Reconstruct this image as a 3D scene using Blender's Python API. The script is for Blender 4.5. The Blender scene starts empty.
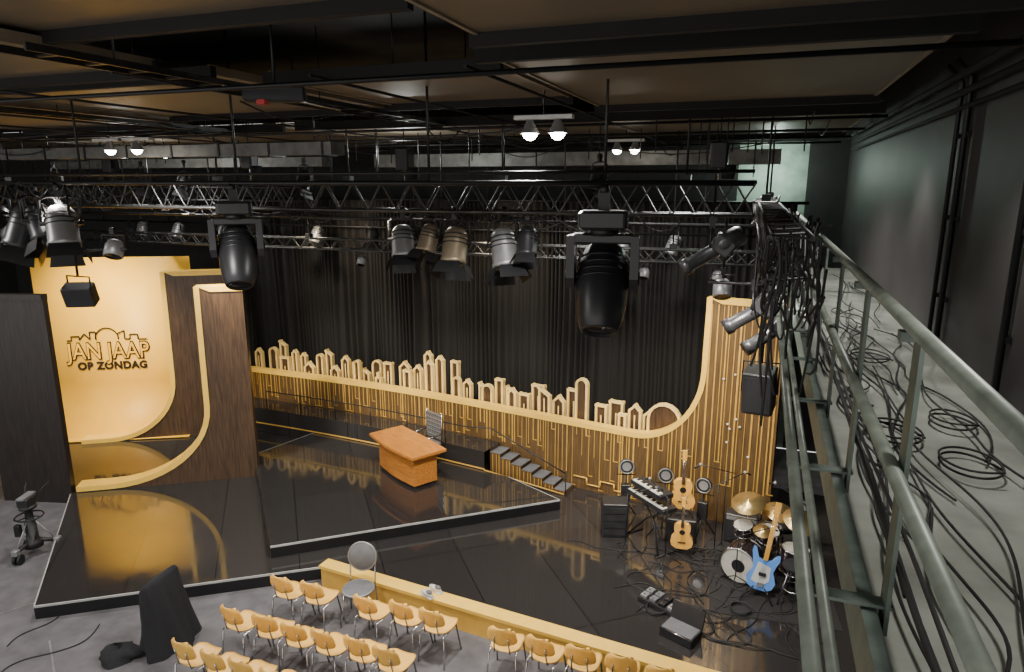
import bpy, bmesh, math, random
from mathutils import Vector, Matrix, Euler
R=random.Random(7)
D=bpy.data; COL=bpy.context.scene.collection
V=Vector
# ---------------------------------------------------------------- materials
def newmat(name):
    m=D.materials.new(name); m.use_nodes=True
    nt=m.node_tree; b=nt.nodes["Principled BSDF"]
    return m,nt,b
def pmat(name,c,rough=.5,metal=0.,var=.15,scale=6.,bump=0.,emis=None,es=0.,coat=0.,stretch=(1,1,1)):
    m,nt,b=newmat(name); N=nt.nodes; L=nt.links
    tc=N.new("ShaderNodeTexCoord"); mp=N.new("ShaderNodeMapping"); mp.inputs["Scale"].default_value=stretch
    no=N.new("ShaderNodeTexNoise"); no.inputs["Scale"].default_value=scale; no.inputs["Detail"].default_value=5
    L.new(tc.outputs["Object"],mp.inputs[0]); L.new(mp.outputs[0],no.inputs["Vector"])
    cr=N.new("ShaderNodeValToRGB")
    cr.color_ramp.elements[0].position=.3; cr.color_ramp.elements[1].position=.7
    cr.color_ramp.elements[0].color=tuple(x*(1-var) for x in c)+(1,)
    cr.color_ramp.elements[1].color=tuple(min(1,x*(1+var)) for x in c)+(1,)
    L.new(no.outputs["Fac"],cr.inputs[0]); L.new(cr.outputs[0],b.inputs["Base Color"])
    b.inputs["Roughness"].default_value=rough; b.inputs["Metallic"].default_value=metal
    b.inputs["Coat Weight"].default_value=coat
    if bump>0:
        bp=N.new("ShaderNodeBump"); bp.inputs["Strength"].default_value=bump; bp.inputs["Distance"].default_value=.01
        L.new(no.outputs["Fac"],bp.inputs["Height"]); L.new(bp.outputs[0],b.inputs["Normal"])
    if emis:
        b.inputs["Emission Color"].default_value=tuple(emis)+(1,); b.inputs["Emission Strength"].default_value=es
    return m
M={}
M['black']=pmat('black_metal',(.013,.013,.014),.42,0.2)
M['cable']=pmat('black_rubber_cable',(.018,.018,.018),.6)
M['blackplastic']=pmat('black_plastic',(.018,.018,.020),.38)
M['cloth']=pmat('black_cloth',(.012,.012,.014),.9,bump=.4,scale=40)
M['alu']=pmat('truss_aluminium',(.075,.075,.072),.42,.7,var=.3)
M['darkalu']=pmat('dark_truss_metal',(.045,.045,.045),.45,.6,var=.3)
M['chrome']=pmat('chrome',(.6,.6,.6),.2,1.)
M['steel']=pmat('painted_green_steel',(.10,.13,.11),.5,.0,var=.25,scale=12)
M['rail']=pmat('painted_handrail_tube',(.17,.195,.16),.42,.1,var=.25,scale=10)
M['gold']=pmat('gold_paint',(.74,.43,.08),.4,.1,var=.08)
M['goldcream']=pmat('cream_gold_paint',(.88,.64,.24),.45,.0,var=.08)
M['goldedge']=pmat('gold_edge',(.90,.56,.09),.35,.05,var=.05)
M['goldline']=pmat('gold_line',(.62,.36,.07),.35,.2,var=.15)
M['cyc']=pmat('yellow_cyclorama',(.92,.50,.04),.5,var=.04,scale=2)
M['walnut']=pmat('walnut_panel',(.065,.036,.018),.38,var=.45,scale=5,stretch=(7,7,.5))
M['walnutdark']=pmat('dark_walnut_panel',(.02,.015,.013),.4,var=.45,scale=5,stretch=(7,7,.5))
M['walnutlit']=pmat('lit_walnut_panel',(.12,.068,.025),.4,.1,var=.35,scale=5,stretch=(7,7,.5))  # lighter copy of walnut, golden uplight put into its colour
M['deskwood']=pmat('orange_cherry_wood',(.48,.18,.032),.35,var=.25,scale=4,stretch=(1,8,8),coat=.3)
M['ply']=pmat('yellow_plywood',(.88,.50,.10),.38,var=.08,scale=8,stretch=(6,1,1))
M['brass']=pmat('cymbal_brass',(.80,.58,.24),.32,.9,var=.15)
M['raft']=pmat('ceiling_raft',(.13,.105,.075),.5,.0,var=.15,scale=1.2)
M['raftrim']=pmat('raft_beam',(.006,.0055,.005),.8)
M['raftedge']=pmat('raft_light_edge',(.20,.16,.11),.6)
M['wallr']=pmat('dark_wall_paint',(.045,.040,.039),.55,var=.25,scale=1.5,bump=.15)
M['carpet']=pmat('grey_carpet_floor',(.115,.108,.112),.85,var=.28,scale=3,bump=.2)
M['walk']=pmat('walkway_concrete',(.27,.285,.245),.7,var=.3,scale=3)
M['backwall']=pmat('green_grey_wall',(.32,.40,.34),.7,var=.3,scale=3)
M['darkwall']=pmat('far_dark_wall',(.03,.03,.03),.8)
M['ceil']=pmat('dark_ceiling',(.045,.042,.038),.7,var=.4,scale=2)
M['duct']=pmat('galvanised_duct',(.15,.15,.14),.5,.4,var=.3)
M['white']=pmat('white_plastic',(.6,.6,.58),.4)
M['grey']=pmat('grey_fabric',(.12,.12,.125),.7)
M['silver']=pmat('silver_grey',(.28,.28,.28),.4,.5)
M['tan']=pmat('tan_metal_housing',(.26,.21,.14),.4,.4)
M['red']=pmat('red_plastic',(.4,.02,.02),.4)
M['blue']=pmat('pale_blue_lacquer',(.13,.33,.80),.2,coat=.6,var=.04)
M['spruce']=pmat('amber_spruce',(.80,.42,.08),.25,coat=.5,var=.1)
M['cream']=pmat('drum_head',(.55,.52,.45),.4)
M['drumshell']=pmat('drum_shell',(.03,.02,.02),.2,coat=.5)
M['lens']=pmat('lamp_lens',(.006,.006,.008),.10)
M['lit']=pmat('lit_lamp',(1,.95,.85),.5,emis=(1,.93,.8),es=40)
M['tape']=pmat('edge_trim_grey',(.38,.38,.36),.5)
M['ink']=pmat('logo_black',(.02,.015,.01),.5)
M['rug']=pmat('dark_rug',(.02,.017,.016),.9)
def stagemat():
    m,nt,b=newmat('gloss_black_stage'); N=nt.nodes; L=nt.links
    tc=N.new("ShaderNodeTexCoord"); mp=N.new("ShaderNodeMapping"); mp.inputs["Rotation"].default_value=(0,0,math.radians(-39))
    L.new(tc.outputs["Object"],mp.inputs[0])
    br=N.new("ShaderNodeTexBrick"); br.offset=0; br.inputs["Scale"].default_value=1; br.inputs["Brick Width"].default_value=1.22; br.inputs["Row Height"].default_value=2.44
    br.inputs["Mortar Size"].default_value=.007
    br.inputs["Color1"].default_value=(.025,.022,.021,1); br.inputs["Color2"].default_value=(.032,.029,.027,1); br.inputs["Mortar"].default_value=(.006,.006,.006,1)
    L.new(mp.outputs[0],br.inputs["Vector"]); L.new(br.outputs["Color"],b.inputs["Base Color"])
    no=N.new("ShaderNodeTexNoise"); no.inputs["Scale"].default_value=1.7; no.inputs["Detail"].default_value=8
    L.new(tc.outputs["Object"],no.inputs["Vector"])
    mr=N.new("ShaderNodeMapRange"); mr.inputs[1].default_value=.3; mr.inputs[2].default_value=.75; mr.inputs[3].default_value=.03; mr.inputs[4].default_value=.15
    L.new(no.outputs["Fac"],mr.inputs[0]); L.new(mr.outputs[0],b.inputs["Roughness"])
    b.inputs["IOR"].default_value=1.65
    return m
M['stage']=stagemat()
def curtainmat():
    m,nt,b=newmat('black_drape'); 
    b.inputs["Base Color"].default_value=(.013,.012,.011,1); b.inputs["Roughness"].default_value=.8
    b.inputs["Sheen Weight"].default_value=.08; b.inputs["Sheen Tint"].default_value=(.7,.6,.5,1)
    return m
M['drape']=curtainmat()
# ---------------------------------------------------------------- mesh builder
class MB:
    def __init__(s,name,loc=(0,0,0),rz=0,rx=0,ry=0):
        s.name=name; s.bm=bmesh.new(); s.mats=[]; s.T=Matrix.Identity(4)
        s.loc=V(loc); s.rot=Euler((rx,ry,rz))
    def mi(s,k):
        if k not in s.mats: s.mats.append(k)
        return s.mats.index(k)
    def add(s,verts,faces,k,smooth=False):
        i=s.mi(k); vs=[s.bm.verts.new(s.T@V(v)) for v in verts]
        for f in faces:
            try:
                fc=s.bm.faces.new([vs[j] for j in f]); fc.material_index=i; fc.smooth=smooth
            except ValueError: pass
    def box(s,c,d,k,rot=None,bev=0):
        x,y,z=[a/2 for a in d]
        r=Euler(rot).to_matrix() if rot else Matrix.Identity(3)
        if bev>0:
            b=bev; prof=[]
            for sx,sy in ((1,1),(-1,1),(-1,-1),(1,-1)):
                cx,cy=sx*(x-b),sy*(y-b); a0={(1,1):0,(-1,1):90,(-1,-1):180,(1,-1):270}[(sx,sy)]
                for t in (0,30,60,90):
                    a=math.radians(a0+t); prof.append((cx+b*math.cos(a),cy+b*math.sin(a)))
            n=len(prof); vs=[]
            for zz,ins in ((-z,b*.6),(-z+b*.6,0),(z-b*.6,0),(z,b*.6)):
                for px,py in prof:
                    fx=(x-ins)/x; fy=(y-ins)/y
                    vs.append(V(c)+r@V((px*fx,py*fy,zz)))
            fs=[tuple(range(n-1,-1,-1)),tuple(range(3*n,4*n))]
            for l in range(3):
                for j in range(n): fs.append((l*n+j,l*n+(j+1)%n,(l+1)*n+(j+1)%n,(l+1)*n+j))
            s.add(vs,fs,k); return
        vs=[V(c)+r@V((sx*x,sy*y,sz*z)) for sz in(-1,1) for sy in(-1,1) for sx in(-1,1)]
        s.add(vs,[(0,2,3,1),(4,5,7,6),(0,1,5,4),(2,6,7,3),(0,4,6,2),(1,3,7,5)],k)
    def tube(s,pts,r,k,seg=8,cap=True):
        pts=[V(p) for p in pts]; n=len(pts); rr=r if isinstance(r,(list,tuple)) else [r]*n
        vs=[];fs=[];prev=None
        for i,p in enumerate(pts):
            d=(pts[min(i+1,n-1)]-pts[max(i-1,0)]).normalized()
            if prev is None:
                a=d.orthogonal().normalized()
            else:
                a=(prev-d*prev.dot(d)); a=a.normalized() if a.length>1e-6 else d.orthogonal().normalized()
            prev=a; b=d.cross(a)
            for j in range(seg):
                t=2*math.pi*j/seg; vs.append(p+(a*math.cos(t)+b*math.sin(t))*rr[i])
        for i in range(n-1):
            for j in range(seg): fs.append((i*seg+j,i*seg+(j+1)%seg,(i+1)*seg+(j+1)%seg,(i+1)*seg+j))
        s.add(vs,fs,k,True)
        if cap:
            s.add(vs[:seg],[tuple(range(seg-1,-1,-1))],k); s.add(vs[-seg:],[tuple(range(seg))],k)
    def cyl(s,p0,p1,r,k,seg=16,r2=None):
        s.tube([p0,p1],[r,r if r2 is None else r2],k,seg)
    def lathe(s,prof,c,axis,k,seg=24):
        ax=V(axis).normalized(); a=ax.orthogonal().normalized(); b=ax.cross(a); vs=[];fs=[];n=len(prof)
        for r,h in prof:
            for j in range(seg):
                t=2*math.pi*j/seg; vs.append(V(c)+ax*h+(a*math.cos(t)+b*math.sin(t))*max(r,1e-4))
        for i in range(n-1):
            for j in range(seg): fs.append((i*seg+j,i*seg+(j+1)%seg,(i+1)*seg+(j+1)%seg,(i+1)*seg+j))
        s.add(vs,fs,k,True)
    def prism(s,poly,z0,z1,k,plane=None):
        o,u,v,w=plane if plane else (V((0,0,0)),V((1,0,0)),V((0,1,0)),V((0,0,1)))
        n=len(poly)
        vs=[o+u*p[0]+v*p[1]+w*z0 for p in poly]+[o+u*p[0]+v*p[1]+w*z1 for p in poly]
        fs=[tuple(range(n-1,-1,-1)),tuple(range(n,2*n))]+[(j,(j+1)%n,n+(j+1)%n,n+j) for j in range(n)]
        s.add(vs,fs,k)
    def sphere(s,c,r,k,sc=(1,1,1),seg=16,rings=10):
        vs=[];fs=[]
        for i in range(rings+1):
            ph=math.pi*i/rings
            for j in range(seg):
                t=2*math.pi*j/seg
                vs.append(V(c)+V((math.sin(ph)*math.cos(t)*r*sc[0],math.sin(ph)*math.sin(t)*r*sc[1],math.cos(ph)*r*sc[2])))
        for i in range(rings):
            for j in range(seg): fs.append((i*seg+j,(i+1)*seg+j,(i+1)*seg+(j+1)%seg,i*seg+(j+1)%seg))
        s.add(vs,fs,k,True)
    def mesh(s,rem=1e-5):
        bmesh.ops.remove_doubles(s.bm,verts=s.bm.verts,dist=rem)
        bmesh.ops.recalc_face_normals(s.bm,faces=s.bm.faces)
        me=D.meshes.new(s.name); s.bm.to_mesh(me); s.bm.free()
        for k in s.mats: me.materials.append(M[k])
        return me
    def done(s):
        o=D.objects.new(s.name,s.mesh()); COL.objects.link(o); o.location=s.loc; o.rotation_euler=s.rot
        return o
def inst(name,me,loc,rz=0,sc=1):
    o=D.objects.new(name,me); COL.objects.link(o); o.location=loc; o.rotation_euler=(0,0,rz); o.scale=(sc,)*3; return o
def cables(name,splines,r,k):
    cu=D.curves.new(name,'CURVE'); cu.dimensions='3D'; cu.bevel_depth=r; cu.bevel_resolution=1; cu.resolution_u=5
    for pts in splines:
        sp=cu.splines.new('NURBS'); sp.points.add(len(pts)-1); sp.use_endpoint_u=True; sp.order_u=4
        for i,p in enumerate(pts): sp.points[i].co=(p[0],p[1],p[2],1)
    cu.materials.append(M[k]); o=D.objects.new(name,cu); COL.objects.link(o); return o
# ---------------------------------------------------------------- room shell
def slab(name,x0,x1,y0,y1,z0,z1,k):
    b=MB(name); b.box(((x0+x1)/2,(y0+y1)/2,(z0+z1)/2),(x1-x0,y1-y0,z1-z0),k); return b.done()
slab('floor',-24,1.57,-3,16.1,-.1,0,'carpet')
slab('ceiling',-24,1.57,-1,16.1,7.6,7.7,'ceil')
slab('wall_right',1.57,1.75,-1,16.1,0,7.6,'wallr')
b=MB('wall_back'); b.box((-12.4,16.2,3.8),(23.6,.1,7.6),'darkwall'); b.box((0.1,16.2,3.8),(1.4,.1,7.6),'backwall'); b.box((1.2,16.2,3.8),(.8,.1,7.6),'darkwall'); b.done()
slab('wall_left',-24.2,-24,-3,16.3,0,7.6,'darkwall')
# ---------------------------------------------------------------- path panels with J shaped outline
def catmull(P,n=12):
    out=[]; Q=[2*V(P[0])-V(P[1])]+[V(p) for p in P]+[2*V(P[-1])-V(P[-2])]
    for i in range(1,len(Q)-2):
        for j in range(n):
            t=j/n; a,b_,c,d=Q[i-1],Q[i],Q[i+1],Q[i+2]
            out.append(.5*((2*b_)+(c-a)*t+(2*a-5*b_+4*c-d)*t*t+(3*b_-a-3*c+d)*t**3))
    out.append(V(P[-1])); return out
class Path:
    def __init__(s,P,smooth=True):
        s.p=catmull([V(q) for q in P]) if smooth else [V(q) for q in P]
        s.l=[0]
        for a,b_ in zip(s.p,s.p[1:]): s.l.append(s.l[-1]+(b_-a).length)
        s.len=s.l[-1]
    def at(s,t,off=0):
        i=0
        while i<len(s.l)-2 and s.l[i+1]<t: i+=1
        a,b_=s.p[i],s.p[i+1]; d=(b_-a).normalized(); q=a+d*(t-s.l[i]); nrm=V((d.y,-d.x))
        q=q+nrm*off; return q
    def P3(s,t,z,off=0):
        q=s.at(t,off); return V((q.x,q.y,z))
    def sOfX(s,x):
        for i in range(len(s.p)-1):
            if s.p[i].x<=x<=s.p[i+1].x: return s.l[i]+(x-s.p[i].x)/(s.p[i+1].x-s.p[i].x)*(s.l[i+1]-s.l[i])
        return s.len
def jpanel(name,path,prof,z0,k,thick=.16,sw=.10,edge='goldedge'):
    b=MB(name)
    pr=[]
    for (s0,za),(s1,zb) in zip(prof,prof[1:]):
        n=max(1,int(abs(s1-s0)/.25))
        for j in range(n): pr.append((s0+(s1-s0)*j/n,za+(zb-za)*j/n))
    pr.append(prof[-1])
    for (s0,za),(s1,zb) in zip(pr,pr[1:]):
        if s1-s0<1e-4: continue
        vs=[path.P3(s0,z0,0),path.P3(s1,z0,0),path.P3(s1,zb-.01,0),path.P3(s0,za-.01,0),
            path.P3(s0,z0,-thick),path.P3(s1,z0,-thick),path.P3(s1,zb-.01,-thick),path.P3(s0,za-.01,-thick)]
        b.add(vs,[(0,1,2,3),(5,4,7,6),(3,2,6,7)],k)
    s0,za=pr[0];b.add([path.P3(s0,z0,0),path.P3(s0,za,0),path.P3(s0,za,-thick),path.P3(s0,z0,-thick)],[(0,1,2,3)],k)
    s0,za=pr[-1];b.add([path.P3(s0,z0,0),path.P3(s0,za,0),path.P3(s0,za,-thick),path.P3(s0,z0,-thick)],[(0,1,2,3)],k)
    n=len(pr); inn=[]
    for i in range(n):
        a=V(pr[max(i-1,0)]); c=V(pr[min(i+1,n-1)]); d=(c-a).normalized(); nn=V((d.y,-d.x))
        inn.append((pr[i][0]+nn.x*sw,pr[i][1]+nn.y*sw))
    f,bk=.02,-thick-.01
    for i in range(n-1):
        A,B=pr[i],pr[i+1];C,E=inn[i+1],inn[i]
        vs=[path.P3(*A,f),path.P3(*B,f),path.P3(*C,f),path.P3(*E,f),path.P3(*A,bk),path.P3(*B,bk),path.P3(*C,bk),path.P3(*E,bk)]
        b.add(vs,[(0,1,2,3),(7,6,5,4),(0,4,5,1),(3,2,6,7)],edge)
    return b
def arc(s0,s1,za,zb,n=12):
    return [(s0+(s1-s0)*math.sin(t*math.pi/2/n),za+(zb-za)*(1-math.cos(t*math.pi/2/n))) for t in range(n+1)]
W=Path([(-11.9,13.1),(-9.5,13.0),(-7.3,12.8),(-4.8,12.38),(-2.5,11.95),(-1.2,11.72),(.45,11.4)])
sa=W.sOfX(-1.95); sb=W.sOfX(-.8)
prof=[(0,1.55),(sa,1.55)]+arc(sa,sb,1.55,2.9)[1:]+[(sb+.02,4.15),(W.len,4.15)]
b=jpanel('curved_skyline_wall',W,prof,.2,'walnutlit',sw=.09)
def topz(s):
    for (a,za),(c,zc) in zip(prof,prof[1:]):
        if a<=s<=c: return za+(zc-za)*(s-a)/max(c-a,1e-6)
    return 4.15
s=.08
while s<W.len-.05:
    t=topz(s)-.1; w=R.choice([.012,.014,.022,.03])
    lo=R.choice([0.82,0.82,.9,1.0,1.15]) if s<8.2 else R.choice([.25,.25,.5,.9,1.3])
    lo=min(lo,t-.05)
    b.add([W.P3(s-w/2,lo,.012),W.P3(s+w/2,lo,.012),W.P3(s+w/2,t,.012),W.P3(s-w/2,t,.012)],[(0,1,2,3)],'goldline')
    if R.random()<.4:
        b.add([W.P3(s-w/2,lo,.013),W.P3(s+.09,lo,.013),W.P3(s+.09,lo+.02,.013),W.P3(s-w/2,lo+.02,.013)],[(0,1,2,3)],'goldline')
    s+=R.uniform(.045,.12)
for i in range(10):
    q=W.P3(R.uniform(sb+.3,W.len-.3),R.uniform(1.5,2.9),.02); b.sphere(q,.022,'white',seg=8,rings=5)
b.done()
# skyline cut-outs
b=MB('gold_city_skyline')
def building(s,w,h,kind,off,z0=1.35,fw=.03):
    x0,x1=s-w/2,s+w/2; zt=z0+h
    if kind=='flat': poly=[(x0,z0),(x0,zt),(x1,zt),(x1,z0)]
    elif kind=='gable': poly=[(x0,z0),(x0,zt-w*.5),(s,zt),(x1,zt-w*.5),(x1,z0)]
    elif kind=='slant': poly=[(x0,z0),(x0,zt),(x1,zt-w*.6),(x1,z0)]
    elif kind=='dome': poly=[(x0,z0),(x0,zt-w/2)]+[(s-w/2*math.cos(t*math.pi/8),zt-w/2+w/2*math.sin(t*math.pi/8)) for t in range(1,8)]+[(x1,zt-w/2),(x1,z0)]
    elif kind=='step': poly=[(x0,z0),(x0,zt-.22),(x0+w*.3,zt-.22),(x0+w*.3,zt-.1),(x1-w*.3,zt-.1),(x1-w*.3,zt-.22),(x1,zt-.22),(x1,z0)]
    n=len(poly)
    f1,f0=off+.04,off-.06
    b.add([W.P3(p[0],p[1],off) for p in poly],[tuple(range(n))],'walnut')
    for i in range(n-1):
        A,B_=V(poly[i]),V(poly[i+1]); d=(B_-A).normalized(); nn=V((d.y,-d.x))*fw
        A2=A-d*fw*.2;B2=B_+d*fw*.2
        vs=[W.P3(*A2,f1),W.P3(*B2,f1),W.P3(*(B2+nn),f1),W.P3(*(A2+nn),f1),W.P3(*A2,f0),W.P3(*B2,f0),W.P3(*(B2+nn),f0),W.P3(*(A2+nn),f0)]
        b.add(vs,[(0,1,2,3),(7,6,5,4),(0,4,5,1),(3,2,6,7)],'goldcream')
    if kind!='dome' and w>.2:
        m=s; zz=zt-w*.6-.06
        b.add([W.P3(m-.014,z0,f1-.01),W.P3(m+.014,z0,f1-.01),W.P3(m+.014,zz,f1-.01),W.P3(m-.014,zz,f1-.01)],[(0,1,2,3)],'goldcream')
kinds=['flat','gable','flat','flat','dome','step','slant','gable']
s=.25;i=0
prevh=.6
while s<sa+.3:
    w=R.uniform(.15,.30); h=R.uniform(.42,.78)
    if abs(h-prevh)<.1: h+=.14 if h<.6 else -.14
    prevh=h
    if s<1.0: h=R.uniform(.65,.9)
    if abs(s-W.sOfX(-6.6))<.45: h=R.uniform(.85,1.02); w=.2
    if abs(s-W.sOfX(-3.2))<.3: h=1.0; w=.26
    kd=kinds[R.randrange(8)]
    building(s+w/2,w,h,kd,-.24-.12*(i%3),fw=.042)
    s+=w*.98+(.12 if R.random()<.12 else 0); i+=1
building(sa+.5,.62,.78,'dome',-.2,fw=.045)
b.done()
# ---------------------------------------------------------------- portals + cyclorama
def strip_panel(name,p0,d,prof,z0,k,thick=.3,edge='goldedge'):
    d=V(d).normalized(); p=Path([V(p0),V(p0)+d*6],False)
    return jpanel(name,p,prof,z0,k,thick=thick,sw=.10,edge=edge)
dp=V((.84,.545))
b=strip_panel('curved_portal_flat',(-12.0,8.55),dp,[(0,.32),(.6,.32)]+arc(.6,2.42,.32,1.75)[1:]+[(2.44,4.10),(3.3,4.10)],.205,'walnut'); b.done()
b=strip_panel('curved_portal_flat',(-14.2,10.4),dp,[(0,.30),(.6,.30)]+arc(.6,2.0,.30,1.6)[1:]+[(2.02,4.08),(3.4,4.08)],.205,'walnut'); b.done()
b=strip_panel('dark_masking_flat',(-13.42,8.12),V((1,.26)),[(0,4.05),(1.42,4.05)],0,'walnutdark',.12,'walnutdark')
b.done()
co=V((-16.6,10.73)); cd=V((.885,.466)).normalized(); cn=V((cd.y,-cd.x)); CL=4.25
b=MB('yellow_cyclorama')
prof2=[(1.32,.23),(1.05,.23)]+[(1.05-1.05*math.sin(t*math.pi/2/12),.23+1.05*(1-math.cos(t*math.pi/2/12))) for t in range(1,13)]+[(0,4.3)]
vs=[];fs=[]
for i,(o,z) in enumerate(prof2):
    for e in(.72,CL):
        q=co+cd*e+cn*o; vs.append((q.x,q.y,z))
for i in range(len(prof2)-1): fs.append((2*i,2*i+1,2*i+3,2*i+2))
b.add(vs,fs,'cyc',True)
o=b.done(); md=o.modifiers.new('s','SOLIDIFY'); md.thickness=.02; md.offset=0
def text(name,body,size,c,k,xs=1,thin=0,off=.03):
    cu=D.curves.new(name,'FONT'); cu.body=body; cu.size=size; cu.align_x='CENTER'; cu.extrude=.008; cu.offset=thin
    cu.materials.append(M[k]); ob=D.objects.new(name,cu); COL.objects.link(ob)
    q=co+cd*c[0]+cn*off
    ob.location=(q.x,q.y,c[1]); ob.rotation_euler=(math.pi/2,0,math.atan2(cd.y,cd.x)); ob.scale=(xs,1,1); return ob
root=D.objects.new('wall_logo_sign',None); COL.objects.link(root)
lc=2.20
t1=text('title_letters','JAN JAAP',.57,(lc,1.86),'ink',.80,.024); t2=text('title_inner','JAN JAAP',.57,(lc,1.86),'cyc',.80,-.003,.05)
t3=text('subtitle_letters','OP ZONDAG',.25,(lc+.05,1.60),'ink',1.0,.010); t3.data.space_character=1.08
b=MB('logo_skyline')
pl=(V((co.x,co.y,0))+V((cd.x,cd.y,0))*lc+V((cn.x,cn.y,0))*.03,V((cd.x,cd.y,0)),V((0,0,1)),V((cn.x,cn.y,0)))
def seg2(a,c_,w=.013):
    a=V(a);c_=V(c_);d=(c_-a).normalized();n_=V((-d.y,d.x))*w
    b.prism([tuple(a-n_),tuple(c_-n_),tuple(c_+n_),tuple(a+n_)],0,.012,'ink',pl)
def poly2(P): 
    for a,c_ in zip(P,P[1:]): seg2(a,c_)
poly2([(-.9,2.32),(-.8,2.32),(-.8,2.42),(-.62,2.42),(-.62,2.34),(-.5,2.48),(-.38,2.34),(-.38,2.52),(-.25,2.52),(-.25,2.33)])
poly2([(.0+.26*math.cos(math.pi*(1-t/12)),2.35+.26*math.sin(math.pi*t/12)) for t in range(13)])
poly2([(.25,2.33),(.25,2.47),(.4,2.54),(.4,2.33),(.52,2.33),(.52,2.44),(.7,2.44),(.7,2.32),(.9,2.32)])
lo_=b.done()
for t in(t1,t2,t3,lo_): t.parent=root
# ---------------------------------------------------------------- stages
def platform(name,poly,z0,z1,top,edge_idx=(),side='black',trim='tape',tw=.018):
    b=MB(name); b.prism(poly,z0,z1,side); b.prism(poly,z1,z1+.004,top)
    for i in edge_idx:
        a,c_=V(poly[i]),V(poly[(i+1)%len(poly)]); d=(c_-a).normalized(); n_=V((d.y,-d.x))
        A=a+n_*.004;C=c_+n_*.004
        b.add([(A.x,A.y,z1-.022),(C.x,C.y,z1-.022),(C.x,C.y,z1+.008),(A.x,A.y,z1+.008),
               ((A-n_*tw).x,(A-n_*tw).y,z1+.008),((C-n_*tw).x,(C-n_*tw).y,z1+.008)],[(0,1,2,3),(3,2,5,4)],trim)
    return b.done()
platform('main_stage_floor',[(-9.22,5.71),(-5.88,8.05),(1.5,7.5),(1.5,13.3),(-11,14.2),(-17.5,11.6),(-15.2,9.6),(-12.05,8.45)],.0,.2,'stage',(0,1,7))
WY=.62
def wp(x,off): return W.at(W.sOfX(x),off)
rp=[wp(x,WY+.02) for x in(-4.2,-5.2,-6.5,-8,-9.3)]
platform('raised_stage_platform',[(-6.93,7.89),(-3.09,11.03)]+[(q.x,q.y) for q in rp]+[(-9.75,10.85)],.206,.4,'stage',(0,6,1))
b=MB('rear_walkway_platform')
s0=.35; s1=W.sOfX(-4.75); n=16
for i in range(n):
    a=s0+(s1-s0)*i/n; c_=s0+(s1-s0)*(i+1)/n
    b.add([W.P3(a,.21,WY),W.P3(c_,.21,WY),W.P3(c_,.8,WY),W.P3(a,.8,WY),W.P3(a,.8,.03),W.P3(c_,.8,.03)],[(0,1,2,3),(3,2,5,4)],'stage')
    b.add([W.P3(a,.42,WY+.012),W.P3(c_,.42,WY+.012),W.P3(c_,.45,WY+.012),W.P3(a,.45,WY+.012)],[(0,1,2,3)],'gold')
NS=7
for st in range(NS):
    a=s1+st*.24; z=.8-.6*(st+1)/(NS+1); zp=z+.6/(NS+1); e=a+.24; sw_=.42
    b.add([W.P3(a,.21,sw_),W.P3(e,.21,sw_),W.P3(e,z,sw_),W.P3(a,z,sw_),W.P3(e,z,.03),W.P3(e,.21,.03)],[(0,1,2,3),(1,5,4,2)],'walnutlit')
    b.add([W.P3(a,z,sw_),W.P3(e,z,sw_),W.P3(e,z,.03),W.P3(a,z,.03)],[(0,1,2,3)],'grey')
    b.add([W.P3(a,zp,sw_),W.P3(a,z,sw_),W.P3(a,z,.03),W.P3(a,zp,.03)],[(0,1,2,3)],'walnut')
    for u in(.06,.15,.21):
        b.add([W.P3(a+u,.25,sw_+.006),W.P3(a+u+.016,.25,sw_+.006),W.P3(a+u+.016,z-.02,sw_+.006),W.P3(a+u,z-.02,sw_+.006)],[(0,1,2,3)],'goldline')
b.tube([W.P3(s1,.42,WY+.02),W.P3(s1+NS*.24,.22,sw_+.02)],.012,'gold',5)
b.done()
b=MB('walkway_handrail')
se=s1+NS*.24
def rz_(a): return 1.22 if a<s1 else 1.22-(a-s1)*.6/(NS*.24)
P=[1.2+i*.5 for i in range(40) if 1.2+i*.5<s1]+[s1,(s1+se)/2,se]
def ro(a): return .56 if a<s1-.01 else .38
b.tube([W.P3(a,rz_(a),ro(a)) for a in P],.013,'black')
for a in P[::2]+[se]: b.tube([W.P3(a,rz_(a)-.42,ro(a)),W.P3(a,rz_(a),ro(a))],.010,'black')
b.done()
b=MB('gold_step_outline')
z=.46; a=se; P=[]
while a<W.sOfX(-1.2):
    P.append((a,z)); P.append((a+.28,z)); a+=.28; z=.34 if z>.4 else .46
for p,q in zip(P,P[1:]): b.tube([W.P3(*p,.035),W.P3(*q,.035)],.014,'gold',6)
b.done()
b=MB('gold_audience_bench')
A=V((-5.9,7.98));B_=V((.1,7.42)); d=(B_-A).normalized(); n_=V((d.y,-d.x)); L_=(B_-A).length
mid=(A+B_)/2+n_*.13
b.box((mid.x,mid.y,.345),(L_,.22,.05),'goldedge',rot=(0,0,math.atan2(d.y,d.x)))
b.box((mid.x,mid.y,.16),(L_-.04,.18,.32),'gold',rot=(0,0,math.atan2(d.y,d.x)))
b.done()
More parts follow.
